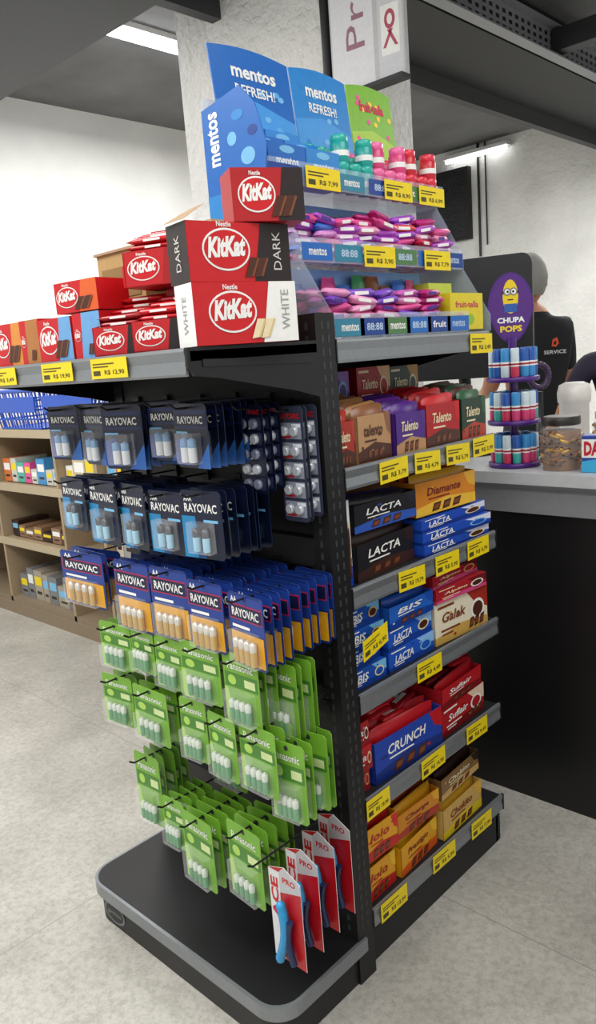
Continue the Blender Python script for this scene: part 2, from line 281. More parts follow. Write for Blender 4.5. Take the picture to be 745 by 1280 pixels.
# ---------------------------------------------------------------- hanging packs
BAT=[C('#e0e4e8',.3),C('#2a7fb8',.3),C('#b9bcc0',.25,.7)]
def battery(mb,x,y,z,r,h,body,cap):
    mb.lathe((x,y,z),Z_,[(r*.9,0),(r,.002),(r,h*.62)],body,10); mb.lathe((x,y,z+h*.62),Z_,[(r,0),(r,h*.34),(r*.4,h*.36),(r*.4,h*.40)],cap,10)
def pack(mb,x0,x1,z0,z1,y,st,front,rz=0.0,dx=0):
    w=x1-x0; h=z1-z0; ch=.006; cx=(x0+x1)/2+dx
    a=rz; u=V(math.cos(a),math.sin(a),0); n=V(math.sin(a),-math.cos(a),0); o=V(cx,y,z0)-u*w/2
    sty={'navy':(NBLK,NAVY),'teal':(NBLK,C('#0b5f86')),'gold':(C('#12296e',.35),GOLD),'green':(GRN,GRN2),'strip':(NBLK,NAVY),'strip2':(C('#343a4c',.3),NAVY)}[st]
    back={'navy':C('#1a2a56',.4),'teal':C('#143050',.4),'gold':C('#1f4698',.4),'green':C('#86b244',.4),'strip':C('#15182a',.4),'strip2':C('#3a4052',.4)}[st]
    pts=[(0,ch),(ch,0),(w-ch,0),(w,ch),(w,h-ch),(w-ch,h),(w*.62,h),(w*.6,h+.0),(w*.4,h),(ch,h),(0,h-ch)]
    mb.prism([o+u*p+Z_*q for p,q in pts],-n*.0012,sty[0],back)
    F=Fr(mb,o,u,Z_,n,w,h)
    F.ell(.5,.93,.06,.035,C('#303236'),1,8)
    if st=='navy':
        F.rect(.03,.62,.97,.90,NAVY,1); F.rect(.06,.66,.94,.84,C('#0a0f28'),2)
        if front<3: F.text('RAYOVAC',.12,.69,.88,.81,WHT,3,off=.02)
        F.rect(.05,.54,.4,.57,LBL,2); F.pg([(.0,.04),(.5,.04),(.3,.5),(.0,.42)],C('#1f3f8c'),1); F.pg([(.6,.0),(1,.0),(1,.4)],C('#2a62b0'),1)
        for k in (-.11,.11): battery(mb,*(o+u*w*(.5+k)+n*.009+Z_*.012),.0085,.045,BAT[0],C('#6c9cc8'))
        bz=(.22,.08,.78,.56)
    elif st=='teal':
        F.rect(.02,.62,.98,.9,C('#0a1230'),1); F.rect(.0,.0,.34,.62,C('#1a7fb4',.35),1); F.pg([(.34,.0),(.55,.0),(.34,.62)],C('#0e4a80'),1)
        if front<3: F.text('RAYOVAC',.10,.68,.90,.81,WHT,3,off=.02); F.text('AAA',.1,.84,.3,.92,WHT,3)
        F.rect(.55,.54,.9,.58,LBL,2)
        for k in (-.10,.14): battery(mb,*(o+u*w*(.5+k)+n*.008+Z_*.016),.0075,.045,C('#9fd3ea',.3),C('#1c2634',.3))
        bz=(.25,.1,.8,.55)
    elif st=='gold':
        F.rect(.0,.48,1,.97,C('#1a3a8c'),1); F.rect(.04,.04,.96,.46,GOLD,1); F.rect(.03,.63,.97,.85,C('#a82050'),2); F.rect(.05,.65,.95,.83,C('#0d1640'),3)
        if front<3: F.text('RAYOVAC',.12,.68,.88,.80,WHT,4,off=.02); F.text('AA',.1,.87,.28,.95,WHT,3)
        F.rect(.1,.52,.6,.56,WHT,3)
        for k in (-.24,-.08,.08,.24): battery(mb,*(o+u*w*(.5+k)+n*.008+Z_*.010),.007,.046,C('#cfa848',.3,.3),C('#d4d0c4',.3,.4))
        bz=(.14,.05,.86,.5)
    elif st=='green':
        F.rect(.04,.52,.96,.72,GRN2,1)
        if front<2: F.text('Panasonic',.14,.77,.86,.87,WHT,2,off=.01)
        F.pg([(.0,.0),(.3,.0),(.1,.5),(.0,.5)],C('#a0ca54'),1); F.rect(.6,.56,.9,.67,C('#ccdc9c'),2); F.ell(.25,.62,.12,.07,C('#a8d058'),2,12)
        for k in (-.22,-.07,.08,.23): battery(mb,*(o+u*w*(.5+k)+n*.008+Z_*.012),.0065,.042,C('#4f9a62',.3),C('#c4ccc0',.3))
        bz=(.12,.06,.88,.5)
    else:
        for i in range(5):
            zz=.04+.17*i; F.rect(.08,zz,.92,zz+.14,C('#242c48') if st=='strip' else C('#8a90a0',.4),1)
            for k in (.3,.68): mb.lathe(o+u*w*k+n*.001+Z_*h*(zz+.07),n,[(.010,0),(.010,.006),(.008,.008)],C('#c8ccd4',.3,.3) if i%2 or st=='strip2' else C('#8a8fa6',.3,.3),10)
            F.rect(.12,zz+.005,.5,zz+.03,WHT if st=='strip' else C('#a8202c'),2)
            if st=='strip2': F.rect(.55,zz+.10,.9,zz+.13,C('#e6e8ec'),2)
        F.text('RAYOVAC',.10,.89,.90,.94,RED,3,off=.03); return
    if front<3:
        b0=o+u*w*bz[0]+Z_*h*bz[1]; mb.box(b0,u,Z_,n,w*(bz[2]-bz[0]),h*(bz[3]-bz[1]),.018,CLR,[CLR,None,CLR,CLR,CLR,CLR])
def stack(st,x0,x1,z0,z1,n,yf=-.26,pitch=.022,name='battery_pack'):
    mb=MB()
    for i in range(n):
        j=random.uniform(-.003,.003); pack(mb,x0,x1,z0+random.uniform(-.003,.003),z1,yf+i*pitch+random.uniform(-.003,.003),st,i,random.uniform(-.11,.11),j)
    mb.obj(name); hook((x0+x1)/2,z1-.009,yf-.03)
S=stack
S('navy',-.655,-.540,1.163,1.284,4); S('navy',-.538,-.430,1.157,1.286,4,-.25); S('navy',-.425,-.300,1.153,1.284,5,-.265,.026); S('navy',-.297,-.196,1.168,1.286,5,-.24); S('navy',-.194,-.091,1.163,1.283,7,-.26,.020)
S('strip',-.125,-.055,1.102,1.271,3,-.16,.02); S('strip2',-.072,-.004,1.04,1.262,3,-.105,.018)
S('teal',-.653,-.544,.997,1.121,4); S('teal',-.54,-.416,.978,1.122,5); S('teal',-.412,-.314,.982,1.12,6); S('teal',-.312,-.198,.984,1.112,6); S('teal',-.194,-.086,.987,1.12,7,-.26,.021)
S('gold',-.693,-.52,.817,.944,3); S('gold',-.466,-.338,.794,.948,9); S('gold',-.332,-.211,.801,.950,9); S('gold',-.206,-.098,.797,.94,9); S('gold',-.094,.014,.792,.932,9,-.26,.0235)
S('green',-.556,-.442,.680,.790,4); S('green',-.433,-.350,.694,.795,4); S('green',-.346,-.252,.678,.794,4); S('green',-.246,-.128,.684,.806,4); S('green',-.123,-.022,.658,.806,5); S('green',-.075,.022,.632,.782,4,-.2,.016)
S('green',-.565,-.46,.538,.660,3); S('green',-.450,-.325,.534,.660,3); S('green',-.271,-.190,.537,.676,5); S('green',-.186,-.096,.529,.664,5); S('green',-.092,.012,.530,.668,5); S('green',-.024,.062,.484,.644,4,-.24,.028)
S('green',-.513,-.420,.285,.465,5,-.24,.022); S('green',-.412,-.335,.264,.385,5,-.24); S('green',-.323,-.212,.221,.388,6,-.26,.024); S('green',-.168,-.058,.255,.425,5,-.26,.022); S('green',-.33,-.22,.40,.50,3,-.14); S('green',-.50,-.40,.43,.52,3,-.14)
mb=MB()
for i in range(4):
    y=-.27+i*.05; x0=-.03; w=.085; z0=.185+.012*i; h=.21; o=V(x0,y,z0); n=V(0,-1,0)
    mb.prism([o,o+X_*w,o+X_*w+Z_*h*.9,o+X_*w*.5+Z_*h,o+Z_*h*.93],Y_*.0012,C('#b3121c',.35),WHT)
    F=Fr(mb,o,X_,Z_,n,w,h); F.rect(.0,.0,.34,.93,C('#d8d8da'),1); F.pg([(.34,.93),(.34,.72),(1,.80),(1,.9),(.5,1.0)],C('#b9b9bc'),1); F.text('ACE',.05,.42,.29,.86,RED,2,rot=90,off=.04); F.text('PRO',.45,.84,.85,.90,RED,2)
    P=[o+X_*w*(.3+.25*math.sin(t*2.4))+Z_*h*(.05+.58*t)+n*.012 for t in np.linspace(0,1,9)]
    for a,b in zip(P[:-1],P[1:]): mb.rod(a,b,.0095,C('#2a94cc',.3),8)
    for q in P: mb.lathe(q-Z_*.0095,Z_,[(.002,0),(.0085,.003),(.0095,.0095),(.0085,.016),(.002,.019)],C('#2a94cc',.3),8)
    P=[o+X_*w*(.72-.12*math.sin(t*3))+Z_*h*(.05+.45*t)+n*.010 for t in np.linspace(0,1,6)]
    for a,b in zip(P[:-1],P[1:]): mb.rod(a,b,.007,C('#1a2b50',.3),8)
mb.obj('utility_knife_pack'); hook(.012,.39,-.30)
mb=MB()
for x,z,yf in HK:
    x=min(max(x,-.66),-.04)
    mb.rod((x,-.045,z),(x,yf,z+.002),.0022,BLK,6); mb.rod((x,yf,z+.002),(x,yf-.012,z+.010),.0022,BLK,6); mb.bb(x-.01,x+.01,-.058,-.048,z-.015,z+.012,BLK)
mb.obj('peg_hooks',gon)
# ---------------------------------------------------------------- wafer chocolate boxes on the end shelf
def wafer_logo(F,cx,cy,rx,ry,l=2):
    F.ell(cx,cy,rx,ry,WHT,l,28); F.ell(cx,cy,rx*.93,ry*.90,C('#c8121b'),l+1,28)
    F.text('KitKat',cx-rx*.8,cy-ry*.42,cx+rx*.8,cy+ry*.55,WHT,l+2,off=.05,shear=.2,skew=ry*.12); F.text('Nestle',cx-rx*.35,cy+ry*1.05,cx+rx*.25,cy+ry*1.3,WHT,l+1)
def fingers(F,x,y,s,m1,m2,l=5,sx=None):
    sx=sx or s
    for k in range(2):
        dx=k*.42*sx; F.pg([(x+dx,y),(x+dx+.3*sx,y+.05*s),(x+dx+.62*sx,y+1.0*s),(x+dx+.3*sx,y+1.0*s)],m1,l); F.pg([(x+dx+.3*sx,y+.05*s),(x+dx+.40*sx,y+.05*s),(x+dx+.70*sx,y+.95*s),(x+dx+.62*sx,y+1.0*s)],m2,l)
def kbox(o,ang,w,h,d,side,label='',lab_m=None,split=.7,logo=(.42,.5,.24,.3),red='#c4151d',fs=.24,sx=None,fx=-.14):
    mb=MB(); F,Lf,Rf,T=frame_box(mb,o,ang,w,h,d,C(red))
    F.pg([(split-.04,0),(1,0),(1,1),(split+.05,1)],side,1); wafer_logo(F,*logo)
    fingers(F,split+fx,.07,fs,CHOC if side is not WHT else CREAM,C('#7a4326') if side is not WHT else C('#d8bf86'),sx=sx)
    if label:
        F.text(label,split+.16,.2,split+.24,.86,lab_m,3,rot=90,off=.0)
        Lf.rect(0,0,1,1,side,1); Lf.text(label,.38,.2,.62,.8,lab_m,3,rot=90,off=.0)
    T.rect(.02,.02,.98,.98,C('#a81219'),1)
    return mb.obj('chocolate_box',bevel=.0008)
DK=C('#231a19',.4); CW=C('#f0efec',.4)
kbox((.000,-.342,1.381),78,.20,.100,.062,WHT,'WHITE',C('#9a9a96'),.68,(.36,.52,.23,.34),fs=.32,sx=.22,fx=-.16)
kbox((-.003,-.340,1.482),80,.20,.094,.066,DK,'DARK',C('#d0ccc8'),.66,(.36,.54,.23,.36),fs=.34,sx=.22,fx=-.14)
kbox((.008,-.245,1.578),62,.125,.084,.07,DK,'',None,.66,(.34,.50,.26,.34),red='#ae141b',fs=.4,sx=.34)
mb=MB(); mb.prism([(-.068,-.337,1.578),(.0,-.345,1.578),(-.0,-.30,1.604),(-.05,-.29,1.604)],V(0,.001,0),CARD); mb.obj('cardboard_flap')
BLN=C('#6aa3d6',.4); BRN=C('#b0713a',.4); OR2=C('#d88a3a',.4)
kbox((-.70,-.345,1.381),4,.118,.088,.10,OR2,'',None,.62,(.30,.5,.26,.3),fs=.4); kbox((-.575,-.345,1.381),4,.072,.088,.10,BRN,'',None,.3,(.16,.5,.12,.12),fx=.2)
kbox((-.500,-.345,1.381),5,.113,.083,.10,BLN,'',None,.62,(.33,.5,.28,.34),fs=.4); kbox((-.380,-.335,1.381),5,.085,.085,.10,BLN,'',None,.3,(.16,.5,.12,.12),fx=.2)
kbox((-.432,-.335,1.470),8,.125,.058,.08,ORNG,'',None,.60,(.30,.5,.26,.34),fs=.4); kbox((-.288,-.27,1.505),8,.10,.04,.08,BLN,'',None,.55,(.3,.5,.2,.3))
mb=MB(); mb.bb(-.475,-.315,-.20,-.07,1.381,1.59,C('#b4945e',.7)); mb.bb(-.46,-.33,-.2015,-.20,1.50,1.56,C('#8f7040',.7)); mb.bb(-.48,-.31,-.205,-.065,1.59,1.595,CARD); mb.obj('cardboard_carton')
mb=MB(); mb.bb(-.30,-.15,-.155,-.065,1.381,1.61,CARD); mb.bb(-.304,-.146,-.159,-.061,1.61,1.615,C('#c0a27c',.7)); mb.obj('cardboard_carton')
def open_disp(o,ang,w,hf,hb,d,n,mat=None,bars=None):
    mat=mat or C('#c4141c'); a=math.radians(ang); u=V(math.cos(a),math.sin(a),0); nn=V(math.sin(a),-math.cos(a),0); o=np.array(o,float); mb=MB(); t=.002
    mb.box(o-nn*t,u,Z_,nn,w,hf,t,mat); mb.box(o-nn*d,u,Z_,nn,w,hb,t,mat); mb.box(o-nn*d,u,Z_,nn,w,t,d,mat)
    for q in (0,w-t):
        p=o+u*q; mb.prism([p,p+Z_*hf,p-nn*d*.45+Z_*hf*1.05,p-nn*d+Z_*hb,p-nn*d],u*t,mat)
    bars=bars or [C('#b8121a',.25),C('#d01a22',.25),C('#8e0d14',.3)]
    for i in range(n):
        c=o-nn*(d*.12+d*.76*i/max(1,n-1))+u*w*.5+Z_*(hf*.58+(hb-hf)*.6*i/max(1,n-1)+random.uniform(0,.008)); 
        mb.bar(c+u*random.uniform(-.002,.002),u+V(0,0,random.uniform(-.08,.08)),w*.94,hf*1.25,min(.016,d/n*1.2),bars[i%len(bars)],up=nn)
    return mb,Fr(mb,o,u,Z_,nn,w,hf)
def wdisp(o,ang,w,hf,hb,d,side):
    mat=C('#bc161e'); a=math.radians(ang); u=V(math.cos(a),math.sin(a),0); nn=V(math.sin(a),-math.cos(a),0); o=np.array(o,float); mb=MB(); t=.002
    mb.box(o-nn*t,u,Z_,nn,w,hf,t,mat); mb.box(o-nn*d,u,Z_,nn,w,hb,t,mat); mb.box(o-nn*d,u,Z_,nn,w,t,d,mat)
    for q in (0,w-t):
        p=o+u*q; mb.prism([p,p+Z_*hf,p-nn*d*.5+Z_*(hf*.9+hb*.15),p-nn*d+Z_*hb,p-nn*d],u*t,mat)
    nl=int((hb-.008)/.0115)
    for l in range(nl):
        for col in range(3):
            lim=(hf+.018,hf+.030,hb-.01)[col]
            if .004+l*.0115>lim: continue
            c=o-nn*(d*(.2+.29*col))+u*w*.5+Z_*(.010+l*.0115); mb.bar(c+u*random.uniform(-.003,.003),u+nn*random.uniform(-.05,.05),w*.94,d*.29,.0125,random.choice([C('#b8121a',.22),C('#c81c24',.22),C('#a01820',.22)]))
            if l>2: mb.poly([c-u*w*.18+nn*d*.147-Z_*.002,c+u*w*.12+nn*d*.147-Z_*.002,c+u*w*.12+nn*d*.147+Z_*.002,c-u*w*.18+nn*d*.147+Z_*.002],CW)
    F=Fr(mb,o,u,Z_,nn,w,hf); wafer_logo(F,.33,.5,.27,.34,1); F.pg([(.62,0),(1,0),(1,1),(.70,1)],side,1)
    B=Fr(mb,o-nn*(d-.0025)+Z_*hf,u,Z_,nn,w,hb-hf); B.rect(.1,.3,.9,.9,C('#a00f16'),1)
    return mb
wdisp((-.295,-.347,1.381),18,.120,.052,.112,.13,DK).obj('chocolate_display_box')
wdisp((-.165,-.350,1.381),20,.115,.052,.108,.12,DK).obj('chocolate_display_box')
mb=wdisp((-.225,-.31,1.497),22,.125,.062,.110,.11,C('#a00f16')); mb.obj('chocolate_display_box')
mb=MB(); mb.bb(-.215,-.075,-.225,-.165,1.381,1.495,C('#b5131b')); mb.obj('chocolate_carton')
# ---------------------------------------------------------------- candy rack on top
rack=bpy.data.objects.new('candy_display_rack',None); scene.collection.objects.link(rack)
MB1=C('#1c66b8',.35); MB2=C('#2a84cc',.35); MBD=C('#153f8e',.35); FG=C('#7eb83a',.35)
mb=MB(); y0,y1=.01,.60
for ti,(xb,xf,z,ye) in enumerate(((-.33,-.155,1.70,.64),(-.25,-.08,1.535,.60),(-.14,-.008,1.3805,.50))):
    mb.bb(xb,xf,y0,ye,z,z+.004,CLRB); mb.bb(xf-.003,xf,y0,ye,z,z+.048,CLRB)
    k=0
    for ya in np.linspace(y0,ye-.092,6):
        Fa=Fr(mb,(xf+.0005,ya,z+.004),Y_,Z_,X_,.092,.034); Fa.rect(0,0,1,1,(MBD,MB1,C('#2c7f9a'),MBD,C('#4d7a4a'),MB1)[(k+ti)%6],0); Fa.text(('mentos','88:88','mentos','88:88','fruit','mentos')[k%6],.22,.28,.8,.72,(WHT,C('#b8cce4'))[k%2],1,off=.02); k+=1
mb.bb(-.335,-.33,y0,y1,1.38,1.90,CLRB)
for xx,za,zb in ((-.26,1.60,1.69),(-.145,1.45,1.53)): mb.bb(xx,xx+.002,y0+.01,.50,za,zb,C('#7aaee0',.3))
for yy in (y0,y1): mb.prism([(-.33,yy,1.38),(-.008,yy,1.38),(-.008,yy,1.42),(-.08,yy,1.535),(-.08,yy,1.57),(-.155,yy,1.70),(-.155,yy,1.74),(-.33,yy,1.86)],V(0,.003,0),CLRB)
mb.obj('acrylic_tiers',rack)
mb=MB()
pts=[(-.335,.006,1.70),(-.16,.006,1.70),(-.150,.006,1.77),(-.175,.006,1.85),(-.215,.006,1.892),(-.335,.006,1.872)]
mb.prism(pts,V(0,.003,0),MB1); F=Fr(mb,(-.335,.006,1.70),X_,Z_,-Y_,.175,.165); F.text('mentos',.08,.34,.28,.98,WHT,1,rot=90,off=.03); F.ell(.62,.85,.1,.06,MB2,1); F.ell(.75,.35,.12,.10,LBL,1); F.ell(.85,.62,.08,.06,MBD,1); F.ell(.5,.6,.08,.08,LBL,1)
F.pg([(.4,0),(1,0),(1,.14),(.4,.08)],C('#124a9c'),1)
mb.prism([(-.335,.005,1.61),(-.27,.005,1.61),(-.24,.005,1.70),(-.335,.005,1.70)],V(0,.003,0),MB2)
def header(y0,y1,m,txt,z0=1.80,z1=2.02,x=-.30,sub=None):
    hu=Y_; up=nz(V(-.12,0,1)); w=y1-y0; h=z1-z0; o=V(x,y0,z0)
    P=[(0,0),(w,0)]+[(w-w*t,h*(.93+.07*math.sin(math.pi*(t*.8+.1)))) for t in np.linspace(0,1,9)]
    mb.prism([o+hu*a+up*b for a,b in P],V(-.003,0,0),m)
    n=nz(V(1,0,.12)); F=Fr(mb,o,hu,up,n,w,h)
    F.pg([(0,.0),(1,0),(1,.36),(.5,.50),(0,.44)],C('#4497dc',.35) if m is not FG else C('#a8d052'),1)
    F.text(txt,.24,.70,.80,.82,WHT if m is not FG else C('#d81f5a'),3,off=.03)
    for k in range(12): F.ell(random.uniform(.08,.92),random.uniform(.12,.86),.04,.03,random.choice([LBL,MB2,C('#5aaae0')]) if m is not FG else random.choice([C('#ffd24a'),C('#e85a9a'),C('#c8e070')]),1.5,12)
    if sub: F.text(sub,.26,.54,.76,.64,WHT,3,off=.02)
header(.03,.27,MB1,'mentos',sub='REFRESH!'); header(.275,.475,MB2,'mentos',sub='REFRESH!'); header(.48,.66,FG,'fruit-tella')
mb.obj('printed_header',rack)
mb=MB()
def bottle(mb,x,y,z,c,cap,r=.021,h=.062):
    mb.lathe((x,y,z),Z_,[(r*.9,0),(r,.004),(r,h*.72),(r*.8,h*.78)],c,14); mb.lathe((x,y,z+h*.76),Z_,[(r*.88,0),(r*.92,.003),(r*.92,h*.22),(r*.8,h*.26)],cap,14)
    mb.lathe((x,y,z+h*.25),Z_,[(r*1.02,0),(r*1.02,h*.2)],WHT,14)
for (ya,yb,cc) in ((.024,.135,MB1),(.138,.245,MB2)):
    for row,(x,zz) in enumerate(((-.165,1.706),(-.225,1.735),(-.28,1.77))):
        F,_,_,T=frame_box(mb,(x,ya,zz),90,yb-ya,.075,.05,cc); F.text('mentos',.2,.42,.8,.65,WHT,1,off=.03); F.ell(.5,.85,.2,.10,LBL,1); F.ell(.2,.15,.14,.1,WHT,1); F.rect(.5,.08,.9,.2,MBD,1)
        T.rect(.05,.1,.95,.9,C('#9fd0f0',.3),1)
cols=[C('#1a9a94',.3)]*3+[C('#d04078',.3)]*3+[C('#c02032',.3)]*3
capc=[C('#20a89a',.3)]*3+[C('#e868a0',.3)]*3+[C('#d82c44',.3)]*3
for row,(x,zz,off) in enumerate(((-.178,1.706,0),(-.225,1.735,.008),(-.275,1.765,0),(-.19,1.768,.015))):
    for i in range(9):
        if row==3 and i in (1,4,7): continue
        y=.263+i*.0435+off; bottle(mb,x,y,zz,cols[i],capc[i],r=.0210,h=.06)
mb.bb(-.32,-.2,.25,.64,1.704,1.734,CLRB)
mb.obj('gum_bottles',rack)
mb=MB()
pc=[PINK,MAG,C('#c82a50',.3),C('#a048c0',.3),C('#d84040',.3),C('#e898c0',.3)]
def sticks(mb,xa,xb,y0,y1,z,n,layers,pc,Ls=.085,w=.024,t=.018):
    for l in range(layers):
        for i in range(n):
            y=y0+(y1-y0)*(i+.5)/n
            for x in np.arange(xb-.03,xa,-.035):
                c=pc[(i*2+l+random.randint(0,2))%len(pc)]; p=V(x+random.uniform(-.006,.006),y,z+t/2+l*t*.85); d=V(random.uniform(-.3,.3),1,random.uniform(-.16,.16))
                mb.bar(p,d,Ls,w,t,c); 
                if x>xb-.04 and random.random()<.8: mb.box(p-nz(d)*.02+V(w*.42,0,-.004),nz(d),Z_,X_,.035,.007,.0028,random.choice([WHT,WHT,C('#40208a')]))
sticks(mb,-.24,-.085,.014,.22,1.541,3,6,[C('#b04ac0',.3),PINK,C('#3a6cc8',.3),C('#d890d0',.3)])
sticks(mb,-.24,-.085,.21,.59,1.541,5,6,pc+[C('#b04ac0',.3)])
sticks(mb,-.24,-.12,.30,.59,1.63,3,2,pc)
sticks(mb,-.135,-.012,.015,.42,1.386,5,6,[PINK,C('#c860b8',.3),C('#e898c4',.3),MAG,C('#7a4ac0',.3)])
def pouch(mb,x,y,z,w,h,c,c2):
    p=V(x,y,z); a=random.uniform(-.15,.15); u=nz(V(a,1,0)); n=np.cross(u,Z_)
    mb.bar(p+Z_*h/2,Z_+u*random.uniform(-.12,.12),h,w,.014,c,up=n); F=Fr(mb,p-u*w*.3+Z_*h*.3+n*.0075,u,Z_,n,w*.6,h*.35); F.rect(0,0,1,1,c2,0)
pcs=[(C('#b04ac0',.3),WHT),(C('#2a6cc0',.3),WHT),(PINK,WHT),(C('#8a5a30',.3),CREAM),(C('#3a9a5a',.3),WHT),(C('#d84040',.3),YEL)]
for i in range(9): c,c2=random.choice(pcs); pouch(mb,-.125-random.uniform(0,.01),.04+i*.05,1.386,.045,random.uniform(.10,.135),c,c2)
for i in range(11): c,c2=random.choice(pcs[:5]); pouch(mb,-.235,.04+i*.05,1.54,.045,random.uniform(.10,.13),c,c2)
F,Lf,_,T=frame_box(mb,(-.016,.435,1.386),90,.145,.085,.1,C('#dcc828')); F.text('fruit-tella',.15,.6,.85,.78,C('#c02050'),1); F.ell(.3,.32,.12,.15,C('#e8a020'),1); F.ell(.6,.28,.12,.15,C('#90b830'),1)
F,_,_,_=frame_box(mb,(-.09,.46,1.472),90,.10,.03,.06,C('#b8c84a')); 
mb.obj('candy_sticks',rack)
mb=MB()
for x,z,ys in ((-.151,1.697,(.115,.385,.525)),(-.076,1.530,(.20,.425))):
    for y in ys: tag(mb,(x+.002,y,z),Y_,X_,.11,.044)
mb.obj('rack_price_tags',rack)
# ---------------------------------------------------------------- side shelf products
def specks(F,pal,n=5,l=1.5):
    for k in range(n):
        x=random.uniform(.05,.85); y=random.uniform(.08,.85); m=random.choice(pal)
        if random.random()<.5: F.rect(x,y,x+random.uniform(.04,.10),y+random.uniform(.03,.07),m,l)
        else: F.ell(x,y,.025,.04,m,l,10)
def carton(y0,y1,z0,h,base,txt,tcol=WHT,acc=None,acc2=None,x=-.018,d=.2,name='chocolate_bar_carton',ts=(.14,.46,.60,.70),n=1,choc=True,ang=None,tsh=.2,jit=.012):
    for k in range(n):
        mb=MB(); a=ang if ang is not None else 90+random.uniform(-5,5); xo=x-random.uniform(0,jit)
        F,Lf,Rf,T=frame_box(mb,(xo,y0,z0+k*h/n),a,(y1-y0)-.006,h/n-.001,d,base)
        if acc: F.pg([(0,0),(1,0),(1,.22),(.5,.32),(0,.18)],acc,1); Lf.rect(0,0,1,.2,acc,1)
        if acc2: F.pg([(.6,1),(1,1),(1,.45),(.78,.62)],acc2,1); T.rect(.1,.1,.9,.9,acc2,1)
        specks(F,[acc or CREAM,acc2 or CREAM,acc or CREAM],4)
        F.ell(.80,.5,.13,.26,random.choice([CREAM,WHT,LBL,C('#d8b070')]),2,16); F.ell(.80,.5,.10,.19,random.choice([base,CHOC]),3,16)
        if choc:
            for q in range(3): F.pg([(.62+.1*q,.08),(.70+.1*q,.10),(.73+.1*q,.34),(.65+.1*q,.32)],CHOC,3); F.pg([(.64+.1*q,.14),(.69+.1*q,.15),(.71+.1*q,.28),(.66+.1*q,.27)],C('#7a4326'),4)
        F.text(txt,*ts,tcol,4,off=.02,shear=tsh); Lf.text(txt,.2,.4,.8,.6,tcol,2,off=.02)
        F.rect(.05,.86,.35,.92,tcol,2); F.rect(.10,.28,.45,.33,tcol,2); F.rect(.12,.18,.32,.22,tcol,2)
        mb.obj(name,bevel=.0008)
def disp(y0,y1,z0,hf,hb,mat,txt,tcol,bars,acc=None,d=.20,x=-.015,n=7,name='candy_display_box',ang=None):
    a=ang if ang is not None else 90+random.uniform(-4,4)
    mb,F=open_disp((x-random.uniform(0,.008),y0,z0),a,(y1-y0)-.006,hf,hb,d,n,mat=mat,bars=bars)
    if acc: F.pg([(0,0),(1,0),(1,.3),(.5,.42),(0,.25)],acc,1)
    specks(F,[acc or CREAM,bars[0],bars[-1]],4)
    F.text(txt,.18,.56,.74,.80,tcol,3,off=.02,shear=.2); F.rect(.2,.44,.55,.48,tcol,2); F.pg([(.8,1),(1,1),(1,.5),(.88,.62)],bars[0],1)
    for q in range(3): F.pg([(.25+.17*q,.06),(.37+.17*q,.08),(.41+.17*q,.32),(.29+.17*q,.30)],CHOC,2); F.pg([(.28+.17*q,.12),(.36+.17*q,.13),(.385+.17*q,.26),(.30+.17*q,.25)],C('#7a4326'),3)
    nn=F.n; B=Fr(mb,F.o-nn*(d-.0025)+Z_*hf,F.u,Z_,nn,F.w,hb-hf); B.text(txt,.2,.5,.8,.8,tcol,1,off=.03,shear=.2); B.ell(.5,.2,.3,.12,acc or CHOC,1)
    mb.obj(name)
def loose(y0,y1,z,xs,cols,n,L_=.09,w=.04,t=.012,name='chocolate_bars'):
    mb=MB()
    for i in range(n):
        y=random.uniform(y0+L_/2,max(y0+L_/2+.001,y1-L_/2)); c=random.choice(cols); p=V(xs-random.uniform(.03,.10),y,z+t/2+.0105*(i//2)); d=V(random.uniform(-.25,.25),1,random.uniform(-.04,.04)); mb.bar(p,d,L_,w,t,c)
        mb.box(p-nz(d)*L_*.3+Z_*t*.47-X_*.006,nz(d),X_,Z_,L_*.6,.012,.0008,WHT)
    mb.obj(name)
TAN=C('#b58a5e',.45); DGR=C('#1f3a2a',.4)
z=1.122
disp(.004,.07,z,.095,.120,C('#a5281c'),'Talento',CREAM,[C('#b03020',.3)],CHOC,d=.15,ang=90)
disp(.073,.20,z,.10,.135,TAN,'talento',CHOC,[C('#8a5a3a',.3),C('#b08050',.3)],CHOC,d=.13)
disp(.204,.315,z,.092,.125,C('#4a2280'),'Talento',CREAM,[PURP,C('#7030a0',.3)],TAN,d=.13)
disp(.318,.460,z,.10,.13,C('#ae161e'),'Talento',CREAM,[RED,C('#901018',.3)],CHOC,d=.13)
disp(.468,.582,z,.10,.13,DGR,'Talento',CREAM,[C('#2d5a3a',.3),CHOC],C('#b04030'),d=.13)
carton(.14,.275,z,.19,C('#4a2480'),'Talento',CREAM,C('#301458'),C('#8a60b0'),x=-.185,d=.14,n=2,choc=False)
carton(.285,.41,z,.195,C('#a8161e'),'Talento',CREAM,C('#6a0f14'),C('#e0b080'),x=-.185,d=.14,n=2,choc=False)
carton(.42,.55,z,.19,DGR,'Talento',CREAM,C('#10241a'),C('#b8863a'),x=-.185,d=.14,n=2,choc=False)
z=.871
carton(.004,.046,z,.185,C('#e0e4ea'),'Ouro',BLUE,BLUE,None,d=.22,ang=90)
disp(.054,.284,z,.080,.10,C('#17151a'),'LACTA',WHT,[DKBR,C('#2a2a30',.3)],C('#3a1f18'),x=-.02,n=8)
disp(.062,.284,z+.104,.060,.080,C('#15161c'),'LACTA',WHT,[C('#20202c',.3),C('#3a2a5a',.3),C('#6a4a2a',.3)],C('#2d55b0'),x=-.03,n=8)
carton(.288,.572,z,.088,C('#1a4ab4'),'LACTA',WHT,C('#0d2f84'),C('#d8dcf0'),n=3,x=-.012,choc=False,ts=(.1,.3,.42,.75))
disp(.288,.53,z+.093,.080,.10,C('#d4821c'),'Diamante',C('#7a1d10'),[C('#e0a830',.3),C('#c8501c',.3)],C('#e8b838'),x=-.03)
z=.635
